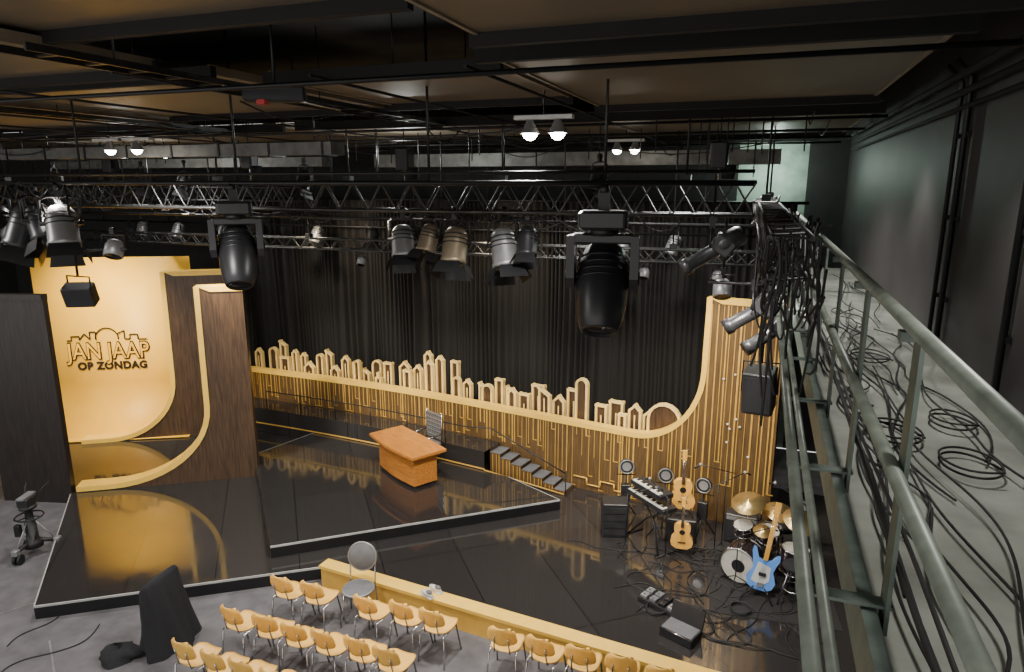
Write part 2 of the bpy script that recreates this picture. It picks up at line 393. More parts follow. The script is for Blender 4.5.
# ---------------------------------------------------------------- curtain
b=MB('rear_stage_curtain')
vs=[];fs=[]; n=900; rows=[0,.7,1.4,2.1,2.8,3.5,4.2,4.9,5.6]
R2=random.Random(3); ph=[0]
for i in range(n): ph.append(ph[-1]+2*math.pi*R2.uniform(.6,1.4)*100/n*(1+.45*math.sin(i*.045)+.3*math.sin(i*.13+1)))
for j,z in enumerate(rows):
    for i in range(n+1):
        u=i/n; x=-13.4+14.0*u
        am=.05*(1+.5*math.sin(u*47+z*.5))
        y=14.6+am*math.sin(ph[i]+.5*math.sin(z*1.1+u*20))+.03*math.sin(u*120+z*.8)
        vs.append((x,y,z))
for j in range(len(rows)-1):
    for i in range(n): a=j*(n+1)+i; fs.append((a,a+1,a+n+2,a+n+1))
b.add(vs,fs,'drape',True); b.tube([(-13.5,14.6,5.62),(.8,14.6,5.62)],.03,'black'); b.done()
b=MB('side_black_curtain')
vs=[];fs=[];n=120
for j,z in enumerate((0,2.6)):
    for i in range(n+1):
        u=i/n; vs.append((-14.9+1.35*u,8.0+.1*u+.05*math.sin(u*60),z))
for i in range(n): fs.append((i,i+1,n+2+i,n+1+i))
b.add(vs,fs,'cloth',True); b.done()
# ---------------------------------------------------------------- ceiling rafts
def raft(x0,x1,y0,y1,z,rim=(1,1)):
    b=MB('ceiling_raft')
    b.box(((x0+x1)/2,(y0+y1)/2,z+.05),(x1-x0,y1-y0,.05),'raft')
    for y,f in((y0,rim[0]),(y1,rim[1])):
        if f: b.box(((x0+x1)/2,y,z+.01),(x1-x0+.1,.07,.13),'raftrim')
    for x in(x0,x1): b.box((x,(y0+y1)/2,z+.05),(.03,y1-y0,.08),'raftedge')
    nx=max(1,int((x1-x0)/1.4))
    for i in range(1,nx+1):
        x=x0+(x1-x0)*i/(nx+1)
        b.tube([(x,y0+.3,z+.08),(x,y0+.3,7.6)],.008,'black',5); b.tube([(x,y1-.3,z+.08),(x,y1-.3,7.6)],.008,'black',5)
    return b.done()
for a in [(-1.75,1.25,.8,4.2,6.88),(-1.95,1.0,4.75,8.4,6.88),(-4.9,-1.95,-.2,3.6,6.98),(-4.3,-2.1,5.4,7.6,6.9),
          (-8.2,-4.7,.8,4.5,6.88),(-8.4,-4.8,5.2,8.3,6.95),(-12.4,-8.7,1.5,4.9,6.92),(-12.4,-8.7,5.5,8.9,6.9),(-16.5,-12.8,3.5,8.2,6.92),
          (-7.0,1.2,9.4,13.9,6.86),(-7.0,.9,14.2,15.9,6.9),(-14,-7.4,9.5,14.6,6.86),(-21,-14.4,8.8,14.8,6.88)]:
    raft(*a)
b=MB('ceiling_pipe_grid')
for y in (4.5,8.8,10.7,12.4,14.0):
    b.tube([(-22,y,6.72),(1.2,y,6.72)],.018,'black',6)
for x in(-17,-13.2,-10.2,-8.55,-6.4,-4.6,-3.3,-2.02):
    b.tube([(x,4.6 if x>-4 else 4.0,6.79),(x,15.5,6.79)],.014,'black',6)
for i in range(70):
    x=R.uniform(-19,.6);y=R.uniform(9.3,15); b.tube([(x,y,6.4 if i%3 else 6.1),(x,y,7.6)],.010,'black',5)
b.done()
b=MB('ventilation_duct')
b.box((-9.5,8.95,6.5),(7,.35,.18),'duct'); b.box((-3.8,13.2,6.45),(8,.5,.25),'duct'); b.box((-13,13.0,6.45),(8,.4,.2),'duct')
for i in range(8): b.box((-12.8+i*.95,8.95,6.5),(.03,.38,.21),'black')
for x in(-12,-9,-6.4): b.tube([(x,8.95,6.5),(x,8.95,7.6)],.01,'black',5)
for x in(-16,-11,-6,-1.5): b.tube([(x,13.1,6.5),(x,13.1,7.6)],.01,'black',5)
b.done()
b=MB('cable_tray_ladder')
for x0 in(-4.55,-8.45):
    for dx in(-.12,.12): b.box((x0+dx,6.5,6.84),(.02,6.5,.05),'darkalu')
    for i in range(18): b.box((x0,3.5+i*.36,6.83),(.24,.03,.015),'darkalu')
    for y in(4,6.5,9): b.tube([(x0,y,6.85),(x0,y,7.6)],.008,'black',5)
b.done()
sp=[]
for i in range(30):
    x=R.uniform(-14,0.8);y=R.uniform(4.5,13); l=R.uniform(1,3.5); z=R.uniform(6.55,6.8); dr=R.uniform(.03,.25)
    a=R.choice([0,math.pi/2]) if x<-2.5 else math.pi/2; sp.append([(x+math.cos(a)*l*t/4,y+math.sin(a)*l*t/4,z-dr*math.sin(math.pi*t/4)) for t in range(5)])
cables('ceiling_cables',sp,.009,'cable')
b=MB('ceiling_hoist')
b.box((-3.9,4.95,6.72),(.5,.16,.12),'blackplastic',rot=(0,0,.5),bev=.02); b.box((-3.95,4.85,6.65),(.08,.06,.04),'red'); b.tube([(-4.3,4.8,6.8),(-3.4,5.15,6.6)],.012,'chrome'); b.tube([(-3.9,4.95,6.75),(-3.9,4.95,7.6)],.012,'black'); b.done()
for x,y,z in((-5.2,9.5,6.35),(-11.2,9.5,6.35),(-.6,9.5,6.35),(-8.1,9.5,6.4)):
    b=MB('chain_hoist'); b.box((x,y,z),(.22,.2,.34),'black',bev=.03); b.tube([(x,y,z+.1),(x,y,7.6)],.01,'black',5); b.tube([(x,y,z),(x,y,6.03)],.012,'chrome',5); b.lathe([(0,0),(.08,0),(.1,.18),(0,.18)],(x+.12,y,z-.3),(0,0,1),'cloth',12); b.done()
# ---------------------------------------------------------------- trusses
def truss(name,p0,p1,w,h,k='alu',r=.026,step=.5,hang=True):
    b=MB(name); p0=V(p0);p1=V(p1); d=(p1-p0).normalized(); u=V((0,0,1)); s_=d.cross(u).normalized(); L=(p1-p0).length
    cs=[s_*(a*w/2)+u*(c_*h/2) for a,c_ in((-1,-1),(1,-1),(1,1),(-1,1))]
    for c_ in cs: b.tube([p0+c_,p1+c_],r,k,8)
    n=int(L/step)
    for i in range(n):
        a=p0+d*(i*L/n); m=p0+d*((i+.5)*L/n); e=p0+d*((i+1)*L/n)
        for q in range(4):
            c1,c2=cs[q],cs[(q+1)%4]
            b.tube([a+c1,m+c2],r*.5,k,5,False); b.tube([m+c2,e+c1],r*.5,k,5,False)
    if hang:
        for i in range(0,int(L/2.6)+1):
            q=p0+d*min(L,(i*2.6+.4)); b.tube([q+u*h/2,V((q.x,q.y,7.6))],.016,'black',6); b.box(q+u*(h/2+.05),(.12,.12,.1),'black')
    return b.done()
truss('lighting_truss',(-17,9.5,5.8),(-.12,9.5,5.8),.42,.42)
truss('rear_lighting_truss',(-17.5,12.6,4.72),(.2,12.6,4.72),.26,.22,r=.02,step=.4)
truss('left_lighting_truss',(-20,13.4,5.75),(-10.2,13.4,5.75),.3,.3,'darkalu')
truss('walkway_side_truss',(.16,4.4,5.55),(.05,9.3,5.62),.24,.26,'darkalu',r=.018,step=.4,hang=False)
truss('side_lighting_truss',(.0,9.9,5.6),(.1,14.2,5.6),.3,.3,'alu',r=.02,hang=True)
b=MB('lighting_bar')
b.tube([(-14.5,6.35,6.0),(-.1,6.35,6.0)],.026,'black',10)
b.tube([(-14.5,6.35,6.1),(-.1,6.35,6.1)],.016,'black',8)
for x in(-13,-10.5,-8,-5.6,-3.2,-1.4): b.tube([(x,6.35,6.0),(x,6.35,7.6)],.014,'black',6)
b.done()
b=MB('rear_lighting_bar')
for (y,z) in((11.4,5.35),(13.6,5.2),(14.0,5.0)):
    b.tube([(-18,y,z),(0.1,y,z)],.024,'black',8)
    for i in range(8): b.tube([(-17+i*2.3,y,z),(-17+i*2.3,y,7.6)],.014,'black',5)
b.done()
# ---------------------------------------------------------------- light fixtures
def moving_head():
    b=MB('moving_head_spotlight')
    b.box((0,0,-.07),(.34,.28,.13),'blackplastic',bev=.03)
    b.box((0,0,.06),(.08,.06,.16),'black'); b.tube([(-.03,0,.14),(.03,0,.14)],.04,'black')
    b.cyl((0,0,-.12),(0,0,-.18),.11,'black')
    b.box((0,0,-.20),(.44,.16,.07),'blackplastic',bev=.02)
    for sx in(-1,1):
        b.prism([(-.09,-.18),(.09,-.18),(.08,-.48),(.04,-.56),(-.04,-.56),(-.08,-.48)],-.03,.03,'blackplastic',(V((sx*.225,0,0)),V((0,1,0)),V((0,0,1)),V((1,0,0))))
        b.cyl((sx*.19,0,-.48),(sx*.265,0,-.48),.05,'black')
    ax=V((0,-.50,-.87)).normalized(); c=V((0,.12,-.36))
    b.lathe([(0,-.14),(.08,-.13),(.145,-.06),(.175,.06),(.188,.2),(.18,.36),(.16,.48),(.135,.55),(.12,.565),(.115,.545),(0,.53)],c,ax,'blackplastic',32)
    b.lathe([(0,.556),(.06,.552),(.112,.545)],c,ax,'lens',32)
    for t in(.02,.07,.12,.17): b.lathe([(.183,t),(.193,t+.01),(.187,t+.02)],c,ax,'black',28)
    return b.mesh()
MH=moving_head()
def fresnel(k='silver',doors=True):
    b=MB('fresnel'); 
    ax=V((0,-.35,-.94)).normalized(); c=V((0,0,-.28))
    b.lathe([(0,-.16),(.09,-.16),(.13,-.11),(.145,0),(.145,.2),(.155,.22),(.155,.26),(.135,.26),(.13,.24),(0,.235)],c,ax,k,20)
    b.lathe([(0,.242),(.128,.24)],c,ax,'lens',20)
    for t in(-.08,-.03,.02): b.lathe([(.140,t),(.156,t+.008),(.145,t+.016)],c,ax,'black',20)
    b.box(V(c)+V((0,.13,-.02)),(.14,.08,.2),'black',bev=.01)
    b.tube([(-.175,0,-.3),(-.175,0,-.06),(-.1,0,-.02),(.1,0,-.02),(.175,0,-.06),(.175,0,-.3)],.014,'black',6)
    b.box((0,0,.03),(.06,.05,.1),'black'); b.cyl((-.03,0,.08),(.03,0,.08),.045,'black')
    b.cyl((-.19,0,-.29),(.19,0,-.29),.022,'black')
    if doors:
        e=c+ax*.26; sx=V((1,0,0)); sy=ax.cross(sx).normalized()
        for dd,oo in((sx,sy),(-sx,sy),(sy,sx),(-sy,sx)):
            p=e+dd*.15; q=p+ax*.15+dd*.07
            b.add([p-oo*.13,p+oo*.13,q+oo*.16,q-oo*.16],[(0,1,2,3)],'black')
            b.add([p-oo*.13+dd*.004,p+oo*.13+dd*.004,q+oo*.16+dd*.004,q-oo*.16+dd*.004],[(3,2,1,0)],'black')
    return b.mesh()
FR=fresnel('silver'); FB=fresnel('blackplastic'); FT=fresnel('tan')
def profile():
    b=MB('profile'); ax=V((-.75,-.1,-.5)).normalized(); c=V((.15,0,-.2))
    b.lathe([(0,-.25),(.08,-.25),(.12,-.2),(.13,0),(.12,.05),(.10,.08),(.085,.12),(.085,.45),(.10,.46),(.10,.56),(.08,.56),(0,.53)],c,ax,'blackplastic',20)
    b.lathe([(0,.54),(.078,.545)],c,ax,'lens',16)
    b.box(c+ax*.02,(.26,.22,.2),'blackplastic',rot=(0,.6,0),bev=.02)
    b.tube([(0,-.16,-.24),(0,-.16,-.02),(0,.16,-.02),(0,.16,-.24)],.014,'black',6); b.box((0,0,.03),(.06,.05,.1),'black'); b.cyl((0,-.03,.08),(0,.03,.08),.045,'black')
    return b.mesh()
PR=profile()
def par():
    b=MB('led_par'); ax=V((0,-.5,-.87)).normalized(); c=V((0,0,-.2))
    b.lathe([(0,-.1),(.08,-.1),(.11,-.04),(.115,.1),(.1,.11),(0,.10)],c,ax,'silver',18); b.lathe([(0,.108),(.095,.112)],c,ax,'lens',18)
    b.tube([(-.135,0,-.2),(-.135,0,-.03),(.135,0,-.03),(.135,0,-.2)],.01,'black',6); b.box((0,0,.02),(.05,.04,.08),'black'); return b.mesh()
PA=par()
inst('moving_head_spotlight',MH,(-5.68,6.35,5.80),math.radians(38),1.12)
inst('moving_head_spotlight',MH,(-1.40,6.35,5.76),math.radians(8),1.32)
for x,z,me,sc,rz in[(-5.24,5.5,FR,1.2,.5),(-4.78,5.5,FT,1.0,-.4),(-4.35,5.5,FT,1.3,.1),(-3.57,5.5,FR,1.35,.7),(-3.2,5.5,FB,1.0,.2)]:
    inst('fresnel_light',me,(x,9.45,z),rz,sc)
inst('profile_spotlight',PR,(-.62,9.3,5.45),0,1.1)
inst('profile_spotlight',PR,(-.05,8.9,4.72),0,1.0); inst('profile_spotlight',PR,(.15,8.6,4.5),.3,.9)
inst('led_par_light',PA,(-.45,9.4,4.85),.2,1.1)
b=MB('lighting_drop_pipe'); b.tube([(-.45,9.4,4.85),(-.45,9.4,5.6)],.018,'black'); b.tube([(-.05,8.9,4.75),(-.05,8.9,5.5)],.018,'black'); b.tube([(.15,8.6,4.5),(.15,8.6,5.5)],.018,'black'); b.tube([(-.6,8.9,4.78),(.35,8.9,4.78)],.02,'black'); b.done()
for x,me,sc,rz in[(-9.1,FB,1.3,-.6),(-8.45,FR,1.25,.9),(-7.6,PA,1.0,.4),(-9.7,FB,1.2,.5),(-8.85,FB,1.1,1.4)]:
    inst('fresnel_light' if me!=PA else 'led_par_light',me,(x,6.35,5.86 if me!=PA else 5.4),rz,sc)
for x in(-15.2,-14,-12.6,-11.4,-9.8,-8.3,-7.2,-6.2,-2.6,-1.6):
    inst('fresnel_light',R.choice([FR,FB]),(x,13.6,5.12),R.uniform(-1,1),.9)
for x in(-12.8,-10.6,-9.6,-7.1,-2.2):
    inst('fresnel_light',FB,(x,9.6,6.3),R.uniform(-1,1),.8)
for x,y in((-11,12.6),(-8,12.6),(-6.9,12.6),(-3.0,12.6),(-2.0,12.6),(-.7,12.6)):
    inst('led_par_light',PA,(x,y,4.56),R.uniform(-1,1),.9)
b=MB('flood_light'); 
b.box((-8.3,6.35,4.58),(.36,.2,.28),'blackplastic',rot=(.4,0,.5),bev=.02); b.tube([(-8.5,6.35,4.58),(-8.5,6.35,4.82),(-8.1,6.35,4.82),(-8.1,6.35,4.58)],.012,'black',6)
b.tube([(-8.3,6.35,4.82),(-8.3,6.35,6.0)],.016,'black'); b.tube([(-8.8,6.35,5.12),(-7.4,6.35,5.2)],.016,'black'); b.done()
sp=[]
for i in range(34):
    x=R.uniform(-12,-1.5); w=R.uniform(.3,1.4); dr=R.uniform(.05,.35)
    sp.append([(x+w*t/4,9.5+R.uniform(-.2,.2),5.62-dr*math.sin(math.pi*t/4)) for t in range(5)])
for i in range(10):
    x=R.uniform(-9.6,-7.6); w=R.uniform(.3,.9); dr=R.uniform(.1,.5)
    sp.append([(x+w*t/4,6.35+R.uniform(-.1,.1),5.95-dr*math.sin(math.pi*t/4)) for t in range(5)])
cables('truss_cables',sp,.010,'cable')
def worklamp(x,y,z,two=True):
    b=MB('ceiling_work_lamp')
    b.box((x,y,z+.16),(.62,.1,.04),'white'); b.tube([(x,y,z+.16),(x,y,7.6)],.01,'black',5)
    for dx in((-.15,.15) if two else(0,)):
        b.lathe([(.03,.14),(.05,.1),(.09,.02),(.10,0)],(x+dx,y,z),(0,0,1),'silver',16); b.sphere((x+dx,y,z+.01),.08,'lit',seg=12,rings=8)
    b.done()
worklamp(-2.2,7.0,6.50); worklamp(-9.75,8.3,6.50,False); worklamp(-2.3,12,6.55); worklamp(-12.5,12.0,6.6,False)
worklamp(-9.2,8.3,6.50,False)
# ---------------------------------------------------------------- wall speaker
b=MB('hanging_loudspeaker')
b.box((.12,9.9,3.15),(.42,.42,.62),'blackplastic',rot=(.15,0,-.15),bev=.03); b.box((.10,9.68,3.12),(.34,.02,.52),'cloth',rot=(.15,0,-.15))
b.tube([(-.12,9.9,3.1),(-.12,9.9,3.55),(.36,9.9,3.55),(.36,9.9,3.1)],.014,'black'); b.tube([(.12,9.9,3.55),(.12,9.9,5.6)],.02,'black'); b.done()
# ---------------------------------------------------------------- gallery walkway
b=MB('gallery_walkway')
b.box((1.0,6.7,4.5),(1.12,13.2,.06),'walk')
b.box((.43,6.7,4.5),(.05,13.2,.2),'steel'); b.box((.47,6.7,4.41),(.12,13.2,.015),'steel')
for y in range(1,13): b.box((1.0,y+.2,4.43),(1.1,.06,.1),'steel')
b.done()
b=MB('gallery_guard_rail')
b.tube([(.45,.3,5.575),(.45,11,5.575)],.023,'rail',14); b.tube([(.45,.3,5.10),(.45,11,5.10)],.025,'rail',14)
b.tube([(.20,1.0,4.80),(.20,10.5,4.80)],.024,'rail',12); b.tube([(.27,1.2,4.70),(.27,10.5,4.70)],.018,'rail',12)
y=1.2
while y<11:
    b.box((.48,y,5.02),(.014,.10,1.1),'steel'); b.box((.45,y,5.54),(.06,.05,.03),'steel'); b.box((.35,y,4.62),(.3,.06,.012),'steel')
    y+=1.15
b.done()
sp=[]
for i in range(26):
    x=R.uniform(.55,.95) if i%4 else R.uniform(1.0,1.45); y=R.uniform(.3,9); L=R.uniform(1.5,5); P=[]; w=R.uniform(.02,.10)
    for t in range(11):
        P.append((min(1.50,max(.53,x+R.uniform(-w,w)+.1*math.sin(t*.8+i))),y+L*t/11,4.545+R.uniform(0,.02)+(.015*(i%3))))
    sp.append(P)
for i in range(4):
    cx=R.uniform(.8,1.2);cy=R.uniform(2.5,7);r=R.uniform(.10,.17)
    sp.append([(cx+r*math.cos(t*.9)*(1+.1*R.random()),cy+r*1.4*math.sin(t*.9)*(1+.15*R.random()),4.55+t*.004) for t in range(14)])
cables('walkway_cable_pile',sp,.0065,'cable')
sp=[]
for i in range(90):
    y=R.uniform(3.8,9.2); x=R.uniform(-.02,.44); L=R.uniform(.4,1.6); z=R.uniform(5.25,5.72); dr=R.uniform(.05,.40)
    sp.append([(x+R.uniform(-.05,.05),y+L*t/5,z-dr*math.sin(math.pi*t/5)+R.uniform(-.03,.03)) for t in range(6)])
for i in range(36):
    x=R.uniform(.0,.38); y=R.uniform(3.9,8.8); sp.append([(x+R.uniform(-.06,.06),y+R.uniform(-.15,.15),5.7-t*R.uniform(.12,.28)) for t in range(5)])
for i in range(4):
    x=R.uniform(.49,.53); z=R.uniform(4.75,4.9); sp.append([(x+R.uniform(-.01,.01),1.4+t*.6,z+R.uniform(-.04,.03)) for t in range(12)])
cables('hanging_cable_bundle',sp,.008,'cable')
b=MB('wall_conduits')
for y,r in((3.35,.02),(3.6,.03),(5.2,.025),(6.9,.025),(7.2,.02)):
    b.tube([(1.53,y,4.55),(1.53,y,6.85),(1.4,y,7.0)],r,'black',8)
    for z in(5,5.7,6.4): b.box((1.55,y,z),(.03,.1,.04),'black')
b.tube([(1.5,1,6.75),(1.5,15,6.75)],.03,'raftrim',8); b.tube([(1.42,1,6.86),(1.42,15,6.86)],.03,'raftrim',8); b.tube([(1.5,1,6.62),(1.5,15,6.62)],.02,'raftrim',8)
b.box((1.53,2.6,5.7),(.05,.10,.14),'white')
b.done()
# ---------------------------------------------------------------- desk and chairs
b=MB('presenter_desk',(-6.2,11.05,.404),math.radians(-31))
def rr(w,d,bulge,n=10):
    P=[]
    for i in range(n+1): u=i/n; P.append((-w/2+w*u,-d/2-bulge*math.sin(math.pi*u)))
    for i in range(n+1): u=i/n; P.append((w/2-w*u,d/2+bulge*.3*math.sin(math.pi*u)))
    return P
b.prism(rr(1.66,.74,.07),.66,.71,'deskwood'); b.prism(rr(1.34,.5,.06),.06,.66,'deskwood'); b.prism(rr(1.28,.45,.05),0,.06,'black'); b.prism(rr(1.45,.58,.07),.58,.66,'deskwood')
b.done()
b=MB('striped_office_chair',(-6.08,11.66,.404),math.radians(-25))
for i in range(5):
    a=2*math.pi*i/5; b.tube([(0,0,.08),(.24*math.cos(a),.24*math.sin(a),.05)],.018,'chrome',6); b.sphere((.24*math.cos(a),.24*math.sin(a),.03),.03,'black',seg=8,rings=6)
b.cyl((0,0,.08),(0,0,.42),.025,'chrome'); b.box((0,0,.45),(.48,.40,.06),'grey',bev=.03)
for i in range(12):
    z=.55+i*.045; b.box((0,.19+.012*math.sin(i*.5),z),(.46,.03,.03),'silver' if i%2 else 'grey')
for sx in(-1,1): b.tube([(sx*.24,.18,.42),(sx*.24,.21,1.1)],.014,'chrome',6); b.tube([(sx*.26,.18,.66),(sx*.26,-.15,.66),(sx*.26,-.15,.46)],.014,'chrome',6)
b.done()
def audience_chair(sk='ply'):
    b=MB('chair')
    def shell(fn,nu,nv,th,k):
        vs=[fn(i/nu,j/nv) for j in range(nv+1) for i in range(nu+1)]; fs=[]
        for j in range(nv):
            for i in range(nu): a=j*(nu+1)+i; fs.append((a,a+1,a+nu+2,a+nu+1))
        nr=(V(vs[1])-V(vs[0])).cross(V(vs[nu+1])-V(vs[0])).normalized()*th
        n=len(vs); v2=[V(v)+nr for v in vs]; f2=[tuple(n+q for q in reversed(f)) for f in fs]
        rim=list(range(nu+1))+[j*(nu+1)+nu for j in range(1,nv+1)]+[nv*(nu+1)+i for i in range(nu-1,-1,-1)]+[j*(nu+1) for j in range(nv-1,0,-1)]
        f3=[(rim[q],rim[(q+1)%len(rim)],n+rim[(q+1)%len(rim)],n+rim[q]) for q in range(len(rim))]
        b.add([tuple(v) for v in vs]+[tuple(v) for v in v2],fs+f2+f3,k,True)
    def hw(v,a,c_): return a*max(.25,(1-abs(2*v-1)**4))**.35*(1-c_*(v-.5))
    def seat(u,v):
        w=hw(v,.19,-.1); x=(2*u-1)*w; y=-.2+.42*v; z=.45-.02*math.sin(math.pi*v)+.012*(2*u-1)**2-(.04*(v-.85)/.15 if v>.85 else 0)
        return (x,y,z)
    def back(u,v):
        w=hw(v,.185,.18); x=(2*u-1)*w; z=.56+.25*v; y=-.22-.05*v+.05*(2*u-1)**2
        return (x,y,z)
    shell(seat,10,12,.014,sk); shell(back,10,10,.014,sk)
    for sx in(-1,1):
        b.tube([(sx*.19,-.24,0),(sx*.17,-.2,.42),(sx*.17,.12,.425),(sx*.20,.2,0)],.012,'chrome',7)
        b.tube([(sx*.1,-.05,.43),(sx*.1,-.2,.44),(sx*.09,-.235,.6),(sx*.09,-.25,.68)],.010,'chrome',7)
    b.tube([(-.17,-.12,.42),(.17,-.12,.42)],.009,'chrome',6); b.tube([(-.17,.1,.42),(.17,.1,.42)],.009,'chrome',6)
    return b.mesh()
CH=audience_chair()
rows=[(6.98,[-5.80,-5.34,-4.47,-3.97,-3.54]),(6.20,[-5.94,-5.47,-5.02,-4.58,-4.13,-3.72]),(6.95,[-2.60,-2.08,-1.62,-1.16,-.70]),(5.45,[-6.0,-5.55,-5.15,-4.7,-4.2]),(6.18,[-2.3,-1.8,-1.3])]
for y,xs in rows:
    for x in xs: inst('audience_chair',CH,(x,y+R.uniform(-.03,.03),.0),math.radians(R.uniform(-8,4)))
b=MB('round_back_chair',(-4.93,7.28,0),math.radians(195))
b.lathe([(0,.02),(.2,.02),(.22,0),(.2,-.02),(0,-.02)],(0,0,.48),(0,0,1),'grey',20)
b.lathe([(0,.015),(.19,.015),(.205,0),(.19,-.015),(0,-.015)],(0,-.24,.84),(0,1,.2),'grey',22)
b.lathe([(.2,.02),(.215,.0),(.2,-.02),(.19,0),(.2,.02)],(0,-.24,.84),(0,1,.2),'silver',22)
b.lathe([(.21,.02),(.225,.0),(.21,-.02),(.20,0),(.21,.02)],(0,0,.48),(0,0,1),'silver',22)
for sx in(-1,1):
    b.tube([(sx*.2,-.23,0),(sx*.18,-.2,.45),(sx*.18,-.25,.8)],.012,'chrome'); b.tube([(sx*.2,.22,0),(sx*.17,.1,.45)],.012,'chrome')
b.done()
b=MB('pair_of_shoes',(-4.0,7.67,.37),1.2)
for sx in(-.08,.08):
    b.sphere((sx,0,.045),.11,'cream',sc=(.4,1.1,.38)); b.sphere((sx,-.05,.08),.055,'grey',sc=(.6,1,.5)); b.box((sx,0,.012),(.08,.24,.024),'white',bev=.01)
b.done()
# ---------------------------------------------------------------- camera pedestal
b=MB('studio_camera_pedestal',(-10.95,6.95,0),.4)
for i in range(3):
    a=2*math.pi*i/3+.3; c_=(math.cos(a)*.34,math.sin(a)*.34)
    b.tube([(0,0,.26),(c_[0],c_[1],.2)],.035,'darkalu',8); b.cyl((c_[0]-.03,c_[1],.08),(c_[0]+.01,c_[1],.08),.08,'black'); b.cyl((c_[0]+.04,c_[1],.08),(c_[0]+.08,c_[1],.08),.08,'black'); b.box((c_[0],c_[1],.2),(.10,.10,.1),'silver',bev=.02)
    b.tube([(c_[0],c_[1],.2),(.06*math.cos(a),.06*math.sin(a),.6)],.012,'silver',6)
b.lathe([(0,.14),(.14,.14),(.14,.24),(.09,.28),(.08,.6),(.06,.62),(.06,.8),(.13,.82),(.13,.87),(0,.87)],(0,0,0),(0,0,1),'darkalu',20)
b.lathe([(.20,.0),(.215,.015),(.20,.03),(.185,.015),(.20,0)],(0,0,.66),(0,0,1),'black',24)
for a in(0,2.1,4.2): b.tube([(0,0,.67),(.20*math.cos(a),.20*math.sin(a),.67)],.012,'black',6)
b.box((0,0,.94),(.18,.26,.14),'blackplastic',bev=.02); b.box((0,0,1.03),(.12,.32,.03),'silver'); b.tube([(.08,.1,.97),(.16,.25,1.10),(.18,.34,1.12)],.014,'black'); b.tube([(-.08,.1,.97),(-.16,.25,1.10),(-.18,.32,1.12)],.014,'black')
b.box((-.1,-.16,.5),(.10,.08,.2),'black',bev=.02); b.tube([(.1,-.1,.3),(.2,-.18,.5),(.1,-.1,.7)],.012,'cable')
b.done()
b=MB('cloth_covered_monitor',(-7.05,5.95,0),math.radians(-15))
vs=[];n=40
L5=[(1.02,.03,.22),(.97,.06,.25),(.8,.11,.26),(.6,.15,.28),(.3,.20,.31),(.01,.26,.35)]
for j,(z,rx,ry) in enumerate(L5):
    for i in range(n):
        a=2*math.pi*i/n; f=1+.16*math.sin(a*5+z*3)*(1.1-z)+.09*math.sin(a*9+z*2)
        vs.append((rx*math.cos(a)*f+.12*(1-z)-.05,ry*math.sin(a)*f,z*.96+ .06*math.sin(a)*(1 if z>.9 else 0)))
fs=[(j*n+i,j*n+(i+1)%n,(j+1)*n+(i+1)%n,(j+1)*n+i) for j in range(5) for i in range(n)]+[tuple(range(n))]
b.add(vs,fs,'cloth',True)
b.done()
b=MB('crumpled_cloth_bag',(-7.42,5.55,0),.3)
n=20;vs=[]
for j in range(7):
    ph_=math.pi/2*j/6
    for i in range(n):
        a=2*math.pi*i/n; f=1+.22*math.sin(a*3+j)+.1*math.sin(a*7+j*2)
        vs.append((.27*math.cos(ph_)*math.cos(a)*f,.2*math.cos(ph_)*math.sin(a)*f,.17*math.sin(ph_)*(1+.2*math.sin(a*2+1))+.0))
b.add(vs,[(j*n+i,j*n+(i+1)%n,(j+1)*n+(i+1)%n,(j+1)*n+i) for j in range(6) for i in range(n)],'cloth',True); b.done()
# ---------------------------------------------------------------- band instruments
Z0=.204
def guitar_mesh(body,kind):
    b=MB('guitar')
    if kind=='ac': half=[(0,0),(.10,.005),(.17,.05),(.195,.13),(.18,.20),(.135,.26),(.125,.30),(.14,.36),(.14,.42),(.10,.475),(.04,.49),(0,.49)]; th=.10
    else: half=[(0,0),(.08,.0),(.14,.04),(.165,.12),(.14,.19),(.115,.25),(.13,.32),(.16,.40),(.155,.46),(.12,.45),(.07,.38),(.03,.37),(0,.37)]; th=.042
    P=[(x,z) for x,z in half]+[(-x,z+( .05 if kind!='ac' and z>.38 and x>.1 else 0)) for x,z in reversed(half[1:-1])]
    pl=(V((0,0,0)),V((1,0,0)),V((0,0,1)),V((0,-1,0)))
    b.prism(P,-th/2,th/2,body,pl)
    nl=.40 if kind=='ac' else .55; zb=.40 if kind=='ac' else .36
    b.box((0,-th/2-.006,zb+nl/2+.02),(.052,.02,nl),'walnut' if kind=='ac' else 'spruce'); b.box((0,-th/2-.0,zb+nl+.1),(.07,.018,.17),body if kind=='ac' else 'spruce',bev=.006)
    for i in range(6 if kind=='ac' else 4): b.cyl((.03*(1 if i%2 else -1),-th/2,zb+nl+.05+.03*i),(.06*(1 if i%2 else -1),-th/2,zb+nl+.05+.03*i),.008,'chrome',6)
    if kind=='ac': b.lathe([(0,0),(.05,0)],(0,-th/2-.002,.32),(0,-1,0),'ink',18); b.box((0,-th/2-.006,.13),(.13,.01,.02),'walnut')
    else:
        b.prism([(-.11,.1),(.02,.06),(.09,.13),(.08,.3),(-.07,.34)],th/2,th/2+.004,'white',pl); b.box((0,-th/2-.01,.07),(.07,.02,.05),'chrome'); b.box((0,-th/2-.01,.2),(.08,.02,.04),'blackplastic')
    for i in range(4): b.tube([(-.02+.013*i,-th/2-.018,.1),(-.018+.012*i,-th/2-.018,zb+nl+.02)],.0012,'chrome',4)
    b.tube([(-.18,-.14,-.1),(0,.05,.1),(.18,-.14,-.1)],.01,'black',6); b.tube([(0,.2,-.1),(0,.05,.1),(0,.06,.5)],.01,'black',6)
    b.tube([(-.1,-.1,.0),(-.1,.05,.02),(.1,.05,.02),(.1,-.1,.0)],.009,'black',6)
    return b.mesh()
GA=guitar_mesh('spruce','ac'); GB=guitar_mesh('blue','bass')
